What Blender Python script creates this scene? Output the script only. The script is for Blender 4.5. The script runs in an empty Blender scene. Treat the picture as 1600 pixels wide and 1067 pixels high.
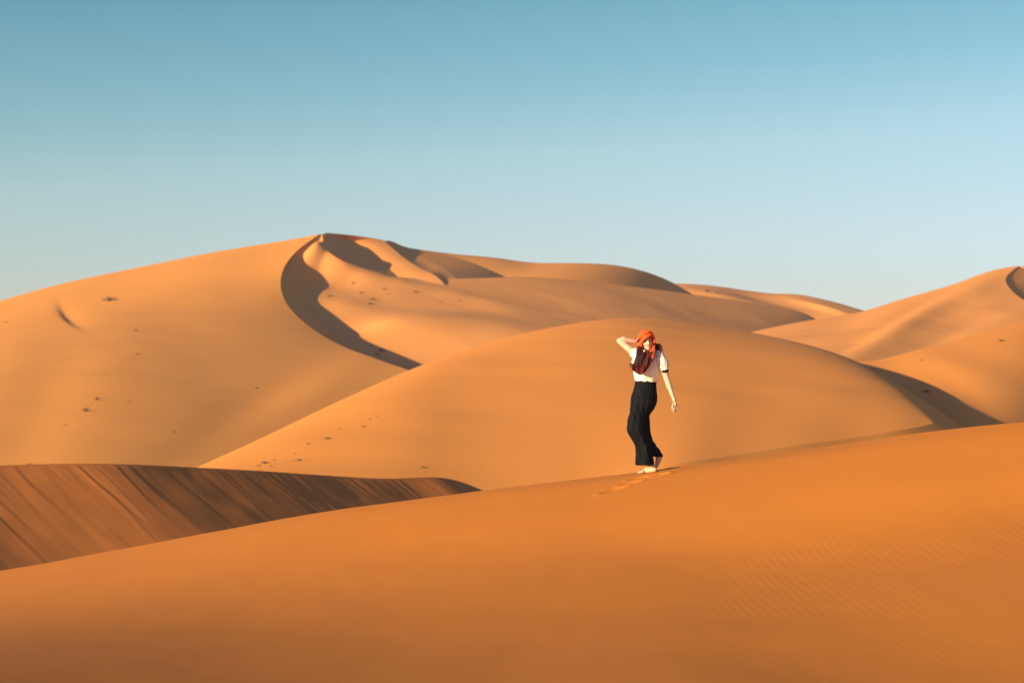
import bpy, bmesh, math, random
import numpy as np
from mathutils import Vector, Matrix
R = math.radians
random.seed(7); rng = np.random.default_rng(7)

# ------------------------------------------------------------------ camera, sky, sun, exposure
F = 70/36*1600; HOR = 640.0; CH = 1.5
PITCH = math.atan((HOR-533.5)/F)
sc = bpy.context.scene; C = sc.collection
cam = bpy.data.objects.new('camera', bpy.data.cameras.new('camera')); C.objects.link(cam)
cam.data.lens = 70; cam.data.sensor_width = 36; cam.data.clip_end = 20000; cam.data.clip_start = 0.1
cam.location = (0, 0, CH); cam.rotation_euler = (R(90)+PITCH, 0, 0)
cam.data.dof.use_dof = True; cam.data.dof.focus_distance = 22.6; cam.data.dof.aperture_fstop = 2.8
sc.camera = cam
SUN_EL, SUN_A = 11.5, 53.0            # sun behind the viewer's left shoulder; A is measured from straight behind
L = Vector((-math.sin(R(SUN_A))*math.cos(R(SUN_EL)), -math.cos(R(SUN_A))*math.cos(R(SUN_EL)), math.sin(R(SUN_EL))))
w = bpy.data.worlds.new('World'); sc.world = w; w.use_nodes = True
nt = w.node_tree; bg = nt.nodes['Background']; bg.inputs[1].default_value = 0.105
sky = nt.nodes.new('ShaderNodeTexSky'); sky.sky_type = 'NISHITA'; sky.sun_disc = False
sky.sun_elevation = R(SUN_EL); sky.sun_rotation = math.atan2(L.x, L.y)
sky.air_density = 1.0; sky.dust_density = 0.6; sky.ozone_density = 1.5
tc = nt.nodes.new('ShaderNodeTexCoord'); sp = nt.nodes.new('ShaderNodeSeparateXYZ')
nt.links.new(tc.outputs['Generated'], sp.inputs[0])
rp = nt.nodes.new('ShaderNodeValToRGB'); mr = nt.nodes.new('ShaderNodeMapRange')
mr.inputs[1].default_value = 0.0; mr.inputs[2].default_value = 0.25
nt.links.new(sp.outputs[2], mr.inputs[0])
ax = nt.nodes.new('ShaderNodeMath'); ax.operation = 'MULTIPLY_ADD'; ax.inputs[1].default_value = -0.28   # bluer towards the left
nt.links.new(sp.outputs[0], ax.inputs[0]); nt.links.new(mr.outputs[0], ax.inputs[2])
nt.links.new(ax.outputs[0], rp.inputs[0])
SKYT = [(0.0, (.72, .68, .93)), (0.3, (.75, .745, .88)), (0.5, (.70, .765, .80)), (0.65, (.51, .69, .71)), (0.78, (.41, .635, .65)), (0.90, (.29, .56, .60)), (1.0, (.62, .52, 1.08))]
def set_ramp(ramp, stops):
    e = ramp.color_ramp.elements
    while len(e) > 2: e.remove(e[-1])
    while len(e) < len(stops): e.new(0.5)
    for k, (p, c) in enumerate(stops): e[k].position = p; e[k].color = (*c, 1)
set_ramp(rp, SKYT)
mx = nt.nodes.new('ShaderNodeMix'); mx.data_type = 'RGBA'; mx.blend_type = 'MULTIPLY'; mx.inputs[0].default_value = 1
nt.links.new(sky.outputs[0], mx.inputs[6]); nt.links.new(rp.outputs[0], mx.inputs[7]); nt.links.new(mx.outputs[2], bg.inputs[0])
sd = bpy.data.lights.new('sun', 'SUN'); sd.energy = 5.0; sd.angle = R(0.6); sd.color = (1.0, 0.80, 0.50)
sun = bpy.data.objects.new('sun', sd); C.objects.link(sun); sun.rotation_euler = (-L).to_track_quat('-Z', 'Y').to_euler()
sc.view_settings.view_transform = 'Standard'; sc.view_settings.look = 'None'
sc.view_settings.exposure = 0.97; sc.view_settings.gamma = 1

# ------------------------------------------------------------------ helpers
def P(u, v, y):
    """point seen at photo pixel (u,v) at forward distance y"""
    a, b = (u-800)/F, (533.5-v)/F
    cp, s_ = math.cos(PITCH), math.sin(PITCH)
    dy, dz = cp-b*s_, s_+b*cp
    return np.array([a/dy*y, y, CH+dz/dy*y])
def proj(p):
    """photo pixel of an array of points"""
    cp, s_ = math.cos(PITCH), math.sin(PITCH)
    z = p[..., 2]-CH; y = p[..., 1]
    d = y*cp+z*s_; up = -y*s_+z*cp
    return 800+F*p[..., 0]/d, 533.5-F*up/d
def catmull(pts, n, samp=None, even=False):
    """resample a polyline smoothly, by chord length, to n points (or at parameters samp)"""
    p = np.asarray(pts, float); d = np.linalg.norm(np.diff(p, axis=0), axis=1)**0.5
    t = np.r_[0, np.cumsum(d)]; t /= t[-1]
    if even: t = np.linspace(0, 1, len(p))
    q = np.linspace(0, 1, n) if samp is None else samp
    m = np.zeros_like(p)
    m[1:-1] = (p[2:]-p[:-2])/(t[2:]-t[:-2])[:, None]; m[0] = (p[1]-p[0])/(t[1]-t[0]); m[-1] = (p[-1]-p[-2])/(t[-1]-t[-2])
    k = np.clip(np.searchsorted(t, q, side='right')-1, 0, len(t)-2); h = (t[k+1]-t[k])
    x = ((q-t[k])/h)[:, None]; h = h[:, None]
    c = (2*x**3-3*x**2+1)*p[k]+(x**3-2*x**2+x)*h*m[k]+(-2*x**3+3*x**2)*p[k+1]+(x**3-x**2)*h*m[k+1]
    return relax(c) if len(c) > 60 else c
def relax(c, frac=0.022):
    """take the kinks out of a resampled line; its ends stay"""
    w_ = max(2, int(len(c)*frac)); c2 = c.reshape(len(c), -1)
    pad = np.concatenate([2*c2[:1]-c2[w_*3:0:-1], c2, 2*c2[-1:]-c2[-2:-w_*3-2:-1]])
    kk = np.exp(-0.5*(np.arange(-w_*3, w_*3+1)/w_)**2); kk /= kk.sum()
    return np.stack([np.convolve(pad[:, j], kk, 'valid') for j in range(pad.shape[1])], 1).reshape(c.shape)
def px(lst): return [P(*q) for q in lst]
_ph = rng.uniform(0, 6.28, (40,)); _dir = rng.uniform(0, 6.28, (40,))
def noise(x, y, wl, seed=0, oct=4):
    """smooth aperiodic height noise of about unit size"""
    s = np.zeros_like(x)
    for k in range(oct*5):
        a = _dir[(k+seed*3) % 40]; ww = wl/(1.7**(k//5))*(0.8+0.09*(k % 5))
        s += np.sin((x*np.cos(a)+y*np.sin(a))*6.283/ww+_ph[(k*7+seed) % 40]+1.3*np.sin((x*np.sin(a)-y*np.cos(a))*3.1/ww+k))*0.55**(k//5)
    return s/3.2
def coons(top, bot, left, right, ns, nt_, tp=1.0):
    """smooth surface through four boundary curves (top/bot run left to right, left/right run top to bottom)"""
    t = np.linspace(0, 1, nt_)**tp
    A, B = catmull(top, ns), catmull(bot, ns); Lf, Rt = catmull(left, 0, t), catmull(right, 0, t)
    s = np.linspace(0, 1, ns)[None, :, None]; tt = t[:, None, None]
    g = (1-tt)*A[None]+tt*B[None]+(1-s)*Lf[:, None]+s*Rt[:, None]
    g -= (1-s)*(1-tt)*A[0]+s*(1-tt)*A[-1]+(1-s)*tt*B[0]+s*tt*B[-1]
    return g
def skirt(line, az, prof, ns, nt_=24, samp=None):
    """surface falling away from a crest line; az: degrees from 'towards the viewer', positive to the right; prof: (distance, drop) pairs"""
    c = line if isinstance(line, np.ndarray) else catmull(line, ns)
    ns = len(c)
    a = np.interp(np.linspace(0, 1, ns), np.linspace(0, 1, len(az)), az) if hasattr(az, '__len__') else np.full(ns, az)
    if ns > 60: a = relax(a, 0.05)
    a = np.radians(a); pd = np.array([q[0] for q in prof], float); pz = np.array([q[1] for q in prof], float)
    tt = np.linspace(0, 1, nt_)**1.6*pd[-1]
    pr = catmull(np.c_[pd, pz, pz*0], 0, np.linspace(0, 1, 300)); dz = np.interp(tt, pr[:, 0], pr[:, 1])
    g = c[None]+np.stack([np.sin(a)[None]*tt[:, None], -np.cos(a)[None]*tt[:, None], np.repeat(-dz[:, None], ns, 1)], -1)
    return g
def bumps(g, lst):
    """rolling rises and hollows: (u, v, half width, half height, tilt degrees, metres)"""
    for (u0, v0, su, sv, rot, amp) in lst:
        u, v = proj(g); c, s = math.cos(R(rot)), math.sin(R(rot))
        a, b = ((u-u0)*c+(v-v0)*s)/su, (-(u-u0)*s+(v-v0)*c)/sv
        g[..., 2] += amp*np.exp(-(a*a+b*b))
    return g
def grid_mesh(name, grids, mat, **props):
    vs, fs, nr, off = [], [], [], 0
    for g in grids:
        a, b = g.shape[:2]
        i = np.arange(a*b).reshape(a, b)+off
        q = np.stack([i[:-1, :-1], i[1:, :-1], i[1:, 1:], i[:-1, 1:]], -1).reshape(-1, 4)
        n = np.cross(np.gradient(g, axis=0), np.gradient(g, axis=1)); n /= np.linalg.norm(n, axis=-1, keepdims=True)+1e-12
        if n[..., 2].mean() < 0: n = -n; q = q[:, ::-1]
        vs.append(g.reshape(-1, 3)); fs.append(q); nr.append(n.reshape(-1, 3)); off += a*b
    v = np.concatenate(vs); f = np.concatenate(fs); n = np.concatenate(nr)
    me = bpy.data.meshes.new(name); me.vertices.add(len(v)); me.vertices.foreach_set('co', v.astype(np.float32).ravel())
    me.loops.add(f.size); me.loops.foreach_set('vertex_index', f.astype(np.int32).ravel())
    me.polygons.add(len(f)); me.polygons.foreach_set('loop_start', np.arange(0, f.size, 4, dtype=np.int32))
    me.update(calc_edges=True); me.validate()
    me.polygons.foreach_set('use_smooth', np.ones(len(f), bool))
    me.normals_split_custom_set_from_vertices(n.tolist())
    me.materials.append(mat)
    o = bpy.data.objects.new(name, me); C.objects.link(o)
    for k, x in props.items(): o[k] = x
    return o

# ------------------------------------------------------------------ sand
def sand(name, col, col2, ripple=0.0, rip_scale=8.0, rip_rot=0.0, grain=0.3, big=0.02, mask=None):
    m = bpy.data.materials.new(name); m.use_nodes = True; t = m.node_tree; N = t.nodes; b = N['Principled BSDF']
    b.inputs['Roughness'].default_value = 0.95; b.inputs['Specular IOR Level'].default_value = 0.08
    co = N.new('ShaderNodeTexCoord')
    def noi(s, d=4, r=0.6):
        n = N.new('ShaderNodeTexNoise'); n.inputs['Scale'].default_value = s; n.inputs['Detail'].default_value = d
        n.inputs['Roughness'].default_value = r; t.links.new(co.outputs['Object'], n.inputs['Vector']); return n
    def math_(op, a, b_):
        n = N.new('ShaderNodeMath'); n.operation = op
        for k, x in enumerate((a, b_)):
            if isinstance(x, (int, float)): n.inputs[k].default_value = x
            else: t.links.new(x, n.inputs[k])
        return n.outputs[0]
    n1 = noi(big, 6, 0.62); n2 = noi(60, 3, 0.7)
    mixf = math_('ADD', math_('MULTIPLY', n1.outputs['Fac'], 1.6), math_('MULTIPLY', n2.outputs['Fac'], grain))
    mixf = math_('SUBTRACT', mixf, 0.3+grain*0.5)
    mx = N.new('ShaderNodeMix'); mx.data_type = 'RGBA'; mx.inputs[6].default_value = (*col, 1); mx.inputs[7].default_value = (*col2, 1)
    mx.clamp_factor = True
    t.links.new(mixf, mx.inputs[0]); t.links.new(mx.outputs[2], b.inputs['Base Color'])
    bp = N.new('ShaderNodeBump'); bp.inputs['Strength'].default_value = 0.35; bp.inputs['Distance'].default_value = 0.003
    t.links.new(n2.outputs['Fac'], bp.inputs['Height']); t.links.new(bp.outputs[0], b.inputs['Normal'])
    if ripple > 0:
        mp = N.new('ShaderNodeMapping'); mp.inputs['Rotation'].default_value = (0, 0, R(rip_rot)); mp.inputs['Scale'].default_value = (1, 0.22, 1)
        t.links.new(co.outputs['Object'], mp.inputs[0])
        wv = N.new('ShaderNodeTexWave'); wv.inputs['Scale'].default_value = rip_scale/6.283*1.0; wv.inputs['Distortion'].default_value = 3.2
        wv.inputs['Detail'].default_value = 2; wv.inputs['Detail Scale'].default_value = 0.9
        t.links.new(mp.outputs[0], wv.inputs['Vector'])
        pat = noi(0.35, 2, 0.5); rmp = N.new('ShaderNodeMapRange'); rmp.inputs[1].default_value = 0.42; rmp.inputs[2].default_value = 0.62
        t.links.new(pat.outputs['Fac'], rmp.inputs[0])
        h = math_('MULTIPLY', wv.outputs['Fac'], rmp.outputs[0])
        if mask:
            at = N.new('ShaderNodeAttribute'); at.attribute_name = mask; h = math_('MULTIPLY', wv.outputs['Fac'], math_('MULTIPLY', at.outputs['Fac'], math_('ADD', math_('MULTIPLY', rmp.outputs[0], 0.75), 0.25)))
        b2 = N.new('ShaderNodeBump'); b2.inputs['Strength'].default_value = 1.0; b2.inputs['Distance'].default_value = ripple
        t.links.new(h, b2.inputs['Height']); t.links.new(bp.outputs[0], b2.inputs['Normal']); t.links.new(b2.outputs[0], b.inputs['Normal'])
    return m
S_NEAR = sand('near_sand', (0.53, 0.180, 0.022), (0.47, 0.160, 0.030), ripple=0.002, rip_scale=26, rip_rot=-20, grain=0.5, big=0.25, mask='rip')
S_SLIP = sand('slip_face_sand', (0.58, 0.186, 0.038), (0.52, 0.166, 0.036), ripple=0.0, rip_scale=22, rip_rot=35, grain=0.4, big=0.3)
S_MID = sand('middle_sand', (0.75, 0.280, 0.050), (0.70, 0.262, 0.050), ripple=0.0, rip_scale=14, rip_rot=10, grain=0.35, big=0.05)
S_BIG = sand('big_dune_sand', (0.68, 0.272, 0.046), (0.61, 0.244, 0.046), grain=0.3, big=0.03)
S_FAR = sand('distant_sand', (0.72, 0.292, 0.068), (0.65, 0.264, 0.066), ripple=0, rip_scale=5, rip_rot=30, grain=0.3, big=0.03)

# ------------------------------------------------------------------ foreground dune
CU = [-260, 0, 250, 500, 755, 930, 1010, 1200, 1400, 1600, 1900]
CV = [925, 893, 846, 801, 766, 745, 736, 709, 681, 661, 640]
CR = [24.8, 24.2, 23.7, 23.3, 22.9, 22.7, 22.6, 22.4, 22.2, 22.0, 21.8]
# for each column: points towards the viewer as (distance from crest, drop)
prof = {0: [(0.6, 0.03), (1.6, 0.06), (3.4, 0.06), (5.8, -0.06), (10, -0.38), (20, -0.9)],
        1: [(0.6, 0.03), (1.6, 0.08), (3.4, 0.12), (5.8, 0.04), (10, -0.20), (20, -0.6)],
        2: [(0.6, 0.04), (1.6, 0.13), (3.4, 0.26), (5.8, 0.32), (10, 0.26), (20, 0.1)],
        3: [(0.6, 0.05), (1.6, 0.20), (3.4, 0.46), (5.8, 0.64), (10, 0.70), (20, 0.66)],
        4: [(0.6, 0.06), (1.6, 0.24), (3.4, 0.60), (5.8, 0.86), (10, 0.98), (20, 1.05)],
        5: [(0.6, 0.06), (1.6, 0.26), (3.4, 0.68), (5.8, 0.97), (10, 1.14), (20, 1.3)],
        6: [(0.6, 0.06), (1.6, 0.27), (3.4, 0.73), (5.8, 1.00), (10, 1.16), (20, 1.40)],
        7: [(0.6, 0.07), (1.6, 0.32), (3.4, 0.86), (5.8, 1.18), (10, 1.45), (20, 1.8)],
        8: [(0.6, 0.10), (1.6, 0.40), (3.2, 0.92), (5.6, 1.27), (10, 1.70), (20, 2.3)],
        9: [(0.6, 0.13), (1.5, 0.44), (2.7, 0.86), (5.2, 1.24), (10, 1.83), (20, 2.5)],
        10: [(0.6, 0.13), (1.5, 0.44), (2.6, 0.82), (5.0, 1.25), (10, 1.95), (20, 2.7)]}
rows = []
for k in range(7):
    rows.append([])
    for j in range(11):
        c = P(CU[j], CV[j], CR[j])
        if k: d, z = prof[j][k-1]; c = c+np.array([-c[0]/c[1]*d*0.6, -d, -z])
        rows[-1].append(c)
NS = 1300
rw = np.stack([catmull(r_, 0, np.linspace(0, 1, NS)) for r_ in rows])
rw = np.stack([rw[0]]+[relax(q, 0.05) for q in rw[1:]])
tq = np.r_[np.linspace(0, 0.42, 260)[:-1], np.linspace(0.42, 1, 240)]
d = np.array([0, 0.6, 1.6, 3.4, 5.8, 10, 20.])**0.6; d /= d[-1]
def along(rw, d, q):
    p = rw; m = np.zeros_like(p); t = d
    m[1:-1] = (p[2:]-p[:-2])/(t[2:]-t[:-2])[:, None, None]; m[0] = (p[1]-p[0])/(t[1]-t[0]); m[-1] = (p[-1]-p[-2])/(t[-1]-t[-2])
    k = np.clip(np.searchsorted(t, q, side='right')-1, 0, len(t)-2); h = (t[k+1]-t[k])[:, None, None]; x = ((q-t[k])[:, None, None])/h
    return (2*x**3-3*x**2+1)*p[k]+(x**3-2*x**2+x)*h*m[k]+(-2*x**3+3*x**2)*p[k+1]+(x**3-x**2)*h*m[k+1]
gF = along(rw, d, tq)
gFb = skirt(rw[0], 170, [(0, 0), (0.3, 0.02), (1.0, 0.14), (3, 0.8), (6, 2.2), (9, 3.2), (14, 4.0)], NS, 70)
gF = np.concatenate([gFb[:0:-1], gF])
x, y = gF[..., 0], gF[..., 1]
gF[..., 2] += 0.003*noise(x, y, 2.2, 1)+0.010*noise(x, y*0.6, 7, 2, 2)
def dent(g, u, v, r, ang, ln, wd, dep, rim=0.35):
    """a footprint: a hollow with a low pushed-up rim"""
    c = P(u, v, r); a = R(ang); dx, dy = g[..., 0]-c[0], g[..., 1]-c[1]
    p, q = (dx*math.cos(a)+dy*math.sin(a))/ln, (-dx*math.sin(a)+dy*math.cos(a))/wd
    e = p*p+q*q
    g[..., 2] += -dep*np.exp(-e*1.6)+dep*rim*np.exp(-((np.sqrt(e)-1.35)/0.35)**2)
for f in [(958, 749, 21.7, 30, .15, .06, .02), (985, 745.5, 21.9, 20, .12, .055, .02), (1000, 742, 22.1, 15, .13, .06, .02), (1052, 734, 22.5, 25, .12, .055, .02),
          (1075, 731, 22.8, 20, .12, .055, .02), (1098, 727.5, 23.2, 25, .12, .055, .018), (1125, 724, 23.5, 20, .12, .055, .016), (1148, 720, 23.9, 25, .12, .05, .014), (1030, 741, 22.1, 10, .10, .06, .03)]:
    dent(gF, *f)
oF = grid_mesh('foreground_dune', [gF], S_NEAR, kind='structure')
u_, v_ = proj(gF)
edge = np.interp(u_, [0, 500, 900, 1150, 1300, 1600], [980, 930, 880, 850, 825, 800])
rip = np.clip((v_-edge)/25, 0, 1)*np.clip((u_-980)/380, 0, 1)*np.clip(1.5-(v_-edge)/110, 0.18, 1)*np.clip((gF[..., 1]-5)/5, 0, 1)
at = oF.data.attributes.new('rip', 'FLOAT', 'POINT'); at.data.foreach_set('value', rip.astype(np.float32).ravel())

# ------------------------------------------------------------------ left dune with the streaked slip face
cl = px([(-420, 760, 33), (-200, 738, 36), (0, 727, 38), (110, 724, 38.8), (200, 725, 39.6), (300, 730, 40.9), (400, 735, 42.2), (500, 742, 43.7), (600, 748, 45.2), (650, 746, 46.0), (685, 745, 46.5), (720, 752, 47.3), (755, 766, 48), (840, 805, 50), (960, 860, 53)])
cc = catmull(cl, 1500)
gL = skirt(cc, [41, 42, 44, 46, 49, 53, 57, 58], [(0, 0), (1.5, 0.76), (3, 1.50), (5, 2.45), (7, 3.3), (10, 4.2)], 1500, 160)
s_ = np.r_[0, np.cumsum(np.linalg.norm(np.diff(cc, axis=0), axis=1))][None, :]
tt = (np.linspace(0, 1, 160)**1.6*10)[:, None]
def n1d(x, seed, n=18, lo=0.08, hi=0.5):
    r_ = np.random.default_rng(seed); o = 0
    for wl in np.geomspace(lo, hi, n): o = o+np.sin(x*6.283/wl*r_.uniform(.9, 1.1)+r_.uniform(0, 6.28))*wl**0.9
    return o
env = np.clip(tt/0.15, 0, 1)
dz = 0.0006*n1d(s_+0.05*np.sin(tt*1.3), 3)*env
r_ = np.random.default_rng(11)
uL, vL = proj(cc)
for k in range(120):                                   # avalanche tongues starting at the brink
    s0 = r_.uniform(s_[0, 200], s_[0, 1330]); wd = r_.uniform(0.04, 0.13); ln = r_.uniform(0.6, 4.5); am = r_.uniform(0.0006, 0.0034)*(2 if k % 6 == 0 else .8)
    ph = r_.uniform(0, 6)
    q = (s_-s0-0.05*np.sin(tt*1.7+ph)-0.02*tt)/(wd*(1+tt*0.18))
    dz = dz-am*(q)*np.exp(-q*q)*1.6*np.exp(-(tt/ln)**3)*env
gL[..., 2] += dz+0.012*noise(gL[..., 0], gL[..., 1], 3, 5, 3)*env
gLb = skirt(cc, -140, [(0, 0), (2, 0.3), (6, 1.2), (14, 3.0)], 1500, 20)
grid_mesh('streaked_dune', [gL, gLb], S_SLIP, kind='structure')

# ------------------------------------------------------------------ middle dune
top = px([(60, 850, 50), (200, 785, 56), (315, 728, 62), (400, 690, 66), (500, 641, 72), (640, 578, 81), (720, 549, 88), (800, 525, 94), (900, 505, 98), (1000, 495, 102), (1090, 506, 102), (1170, 519, 99), (1260, 538, 93), (1340, 565, 85), (1400, 599, 76.5), (1440, 632, 70), (1457, 653, 65.5), (1459, 661, 63)])
bot = px([(60, 900, 44), (180, 860, 44), (300, 840, 44), (400, 830, 45), (500, 820, 46), (620, 812, 47), (700, 806, 48), (780, 795, 49), (850, 780, 50), (920, 765, 51), (980, 745, 52), (1060, 724, 53), (1150, 711, 55), (1250, 695, 57), (1330, 684, 59), (1400, 673, 60.5), (1440, 666, 62), (1459, 661, 63)])
A, B = catmull(top, 900), catmull(bot, 900)
t = np.linspace(0, 1, 300)[:, None, None]
gM = A[None]*(1-t)+B[None]*t
bul = np.interp(np.linspace(0, 1, 900), [0, .2, .4, .6, .8, .93, 1], [0.3, 0.6, 0.9, 0.9, 0.6, 0.2, 0])[None, :]; bul = relax(bul[0], 0.06)[None, :]
gM[..., 2] += bul*np.sin(np.pi*t[..., 0]**0.8)*0.8+0.05*noise(gM[..., 0], gM[..., 1], 16, 3, 3)*np.sin(np.pi*t[..., 0])
gM1 = skirt(A[:], [170, 165, 160, 150, 140, 120, 110, 100], [(0, 0), (1, 0.5), (3, 1.6), (6, 3.0), (10, 4.2)], 900, 40)
gM2 = skirt(B[::-1][:430], [100, 80, 62, 50, 45], [(0, 0), (1, 0.45), (2.2, 1.0), (5, 1.9), (9, 2.6)], 430, 30)
grid_mesh('middle_dune', [gM, gM1, gM2], S_MID, kind='structure')

# ------------------------------------------------------------------ big dune: windward face
Sc = [(500, 366, 250), (470, 388, 243), (446, 415, 235), (438, 440, 228), (444, 468, 219), (465, 495, 209), (500, 522, 198), (550, 548, 185), (600, 568, 173), (635, 578, 165), (690, 600, 152)]
Scw = px(Sc)
topB = px([(-330, 570, 262), (-180, 525, 262), (0, 470, 262), (120, 437, 261), (250, 413, 259), (350, 394, 256), (440, 378, 253), (500, 366, 250)])
botB = px([(-330, 900, 88), (-150, 860, 90), (0, 830, 92), (150, 800, 96), (320, 765, 104), (480, 700, 122), (600, 645, 138), (690, 600, 152)])
gB = coons(topB, botB, [topB[0], P(-330, 700, 150), botB[0]], Scw, 700, 500)
tt = np.linspace(0, 1, 500)[:, None]; ss = np.linspace(0, 1, 700)[None, :]
gB[..., 2] += 2.2*np.sin(np.pi*tt**1.1)*(1-ss**3)*0.6
gB = bumps(gB, [(70, 610, 60, 190, 27, -0.24), (330, 420, 120, 25, -10, 0.5), (480, 625, 160, 34, -28, 0.4), (390, 665, 170, 40, -28, -0.3)])
c = proj(gB); uu, vv = c
lx, ly = uu-(92+0.35*(vv-475)+0.012*(vv-475)**2), (vv-493)/17           # small curved slip at the upper left
gB[..., 2] -= 0.5*(1/(1+np.exp(-lx/4)))*np.exp(-np.clip(lx, 0, None)/25)*np.exp(-ly*ly)
gB[..., 2] += 0.06*noise(gB[..., 0], gB[..., 1], 30, 6, 4)*np.sin(np.pi*tt)*np.clip((1-ss)*5, 0, 1)
topc = catmull(topB, 500); Sl = catmull(Scw, 600)
gB1 = skirt(gB[0].copy(), 180, [(0, 0), (5, 1), (20, 7), (40, 16)], 700, 20)
gB2 = skirt(Sl, [80, 85, 90, 90, 88, 80, 70, 60], [(0, 0), (1.2, 0.66), (3, 1.75), (6, 3.5), (10, 6)], 600, 40)
grid_mesh('big_dune', [gB, gB1, gB2], S_BIG, kind='structure')

# ------------------------------------------------------------------ bowl and the ridge in front of the skyline
def onplane(u, v, ref, gx, gy):
    """(u, v, depth) where the sight line meets the tilted plane through ref"""
    p = P(*ref); d = P(u, v, 1.0)-np.array([0, 0, CH]); k = (p[2]-CH-gx*p[0]-gy*p[1])/(d[2]-gx*d[0]-gy*d[1]); return (u, v, float(k))
T0 = [(509, 364, 253), (545, 375, 255.5), (572, 389, 254.5), (596, 411, 250), (618, 429, 245), (642, 456, 238)]
def tps(pts):
    """thin smooth sheet z(x, y) through scattered points"""
    p = np.array(pts); X = p[:, :2]/50; n = len(p)
    U = lambda d2: np.where(d2 > 1e-12, d2*np.log(d2+1e-12), 0)
    K = U(((X[:, None]-X[None])**2).sum(-1))+np.eye(n)*3e-4; Pm = np.c_[np.ones(n), X]
    A_ = np.block([[K, Pm], [Pm.T, np.zeros((3, 3))]]); w_ = np.linalg.solve(A_, np.r_[p[:, 2], 0, 0, 0])
    def f(x, y):
        q = np.stack([x, y], -1).reshape(-1, 2)/50; z = w_[n]+q@w_[n+1:]
        for k in range(n): z = z+w_[k]*U(((q-X[k])**2).sum(-1))
        return z.reshape(x.shape)
    return f
low = [0.3, .9, 1.2, 1.5, 1.7, 1.9, 2.6, 3.4, 3.7, 3.5, 3.0]
fall = [.9, 1.0, 1.0, 1.0, 1.0, 1, 1, 1, 1, 1, 1]
wide = [35, 46, 50, 56, 68, 90, 122, 138, 125, 90, 60]      # how far the shadow of the crest reaches, in photo pixels
pts = [q-np.array([0, 0, d_]) for q, d_ in zip(Scw, low)]
Lh = np.array([-L.x, -L.y])/math.hypot(L.x, L.y)
for q, w_, f_ in zip(Scw, wide, fall):
    l_ = w_*q[1]/F/Lh[0]; pts.append(q+np.array([Lh[0]*l_, Lh[1]*l_, -math.tan(R(SUN_EL))*l_*f_]))
pts += px([(535, 475, 225), (590, 481, 225), (650, 484, 225), (545, 433, 238), (620, 460, 232), (700, 480, 228), (600, 500, 214)])
K0 = [(503, 365.5, 250.6)]+[onplane(u, v, T0[k], -.85, .28) for u, v, k in ((510, 390, 1), (536, 408, 2), (572, 419.5, 3), (600, 429.5, 4))]+[(625, 434.5, 242)]
R1 = [(700, 436, 245), (770, 434, 249), (830, 433, 253), (950, 443, 260), (1080, 460, 267), (1170, 472, 272), (1235, 483, 276), (1262, 491, 276), (1300, 515, 276), (1380, 560, 276)]
topR = px(K0+R1)
botR = px([(560, 640, 150), (640, 630, 150), (720, 612, 156), (800, 600, 162), (900, 575, 172), (1000, 560, 182), (1120, 560, 190), (1250, 580, 195), (1400, 640, 195)])
fR = tps(pts+topR+botR)
A, B = catmull(topR, 900), catmull(botR, 900)
# plan of the bowl: from the ridge line down to the hollow, its left border under the windward face
lf = catmull([topR[0]]+[q-np.array([.3 if k < 5 else 1.0, 0, 0]) for k, q in enumerate(Scw[1:], 1)]+[botR[0]], 0, np.linspace(0, 1, 420))
t = np.linspace(0, 1, 420)[:, None]
gR = np.zeros((420, 900, 3))
for k in range(2):
    gR[..., k] = A[None, :, k]*(1-t)+B[None, :, k]*t
    off = lf[:, k]-gR[:, 0, k]
    gR[..., k] += off[:, None]*np.exp(-(np.linspace(0, 1, 900)[None]*5)**2)
gR[..., 2] = fR(gR[..., 0], gR[..., 1])
gR[..., 2] += (A[:, 2]-fR(A[None, :, 0], A[None, :, 1])[0])[None]*np.exp(-(t*14)**2)
gR = bumps(gR, [(720, 462, 90, 10, 12, 0.25), (930, 500, 200, 14, 6, -0.3)])
gR[..., 2] += 0.08*noise(gR[..., 0], gR[..., 1], 24, 8, 4)*np.clip(np.sin(np.pi*t)*3, 0, 1)
gR1 = skirt(px([(648, 435.5, 243)]+R1), [170, 175, 160, 120], [(0, 0), (2, 0.9), (6, 3.0), (20, 8)], 900, 30)
grid_mesh('bowl_dune', [gR, gR1], S_FAR, kind='structure')
# folds below the peak: crest, foot, crest, foot
K1 = [(596, 374.5, 257.5), (604, 380, 257), (629, 401, 252.6), (656, 419, 247.6), (682, 432, 243.5), (706, 458, 238)]
T1 = [(606, 376, 259)]+[onplane(u, v, K1[k], -.85, .28) for u, v, k in ((622, 383, 1), (645, 396, 2), (671, 409, 3), (698, 423, 4))]+[(735, 458, 240)]
T2 = [(612, 377, 262), (640, 387.5, 263), (700, 396, 266), (770, 404, 272), (800, 420, 270), (840, 450, 266)]
fl = [catmull(px(q), 260, even=True) for q in (K0, T0, K1, T1, T2)]
def strip(a, b, n, h=0.0):
    t = np.linspace(0, 1, n)[:, None, None]; g = a[None]*(1-t)+b[None]*t; g[..., 2] += h*np.sin(np.pi*t[..., 0]); return g
gs = [strip(fl[0], fl[1], 50, -0.1), strip(fl[1], fl[2], 60, 0.1), strip(fl[2], fl[3], 50, -0.1), strip(fl[3], fl[4], 60, 0.0)]
hd = np.concatenate([g[:, 0] for g in gs])
grid_mesh('peak_folds', gs+[skirt(hd, 180, [(0, 0), (5, 2), (15, 8)], len(hd), 12)], S_FAR, kind='structure')
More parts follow.
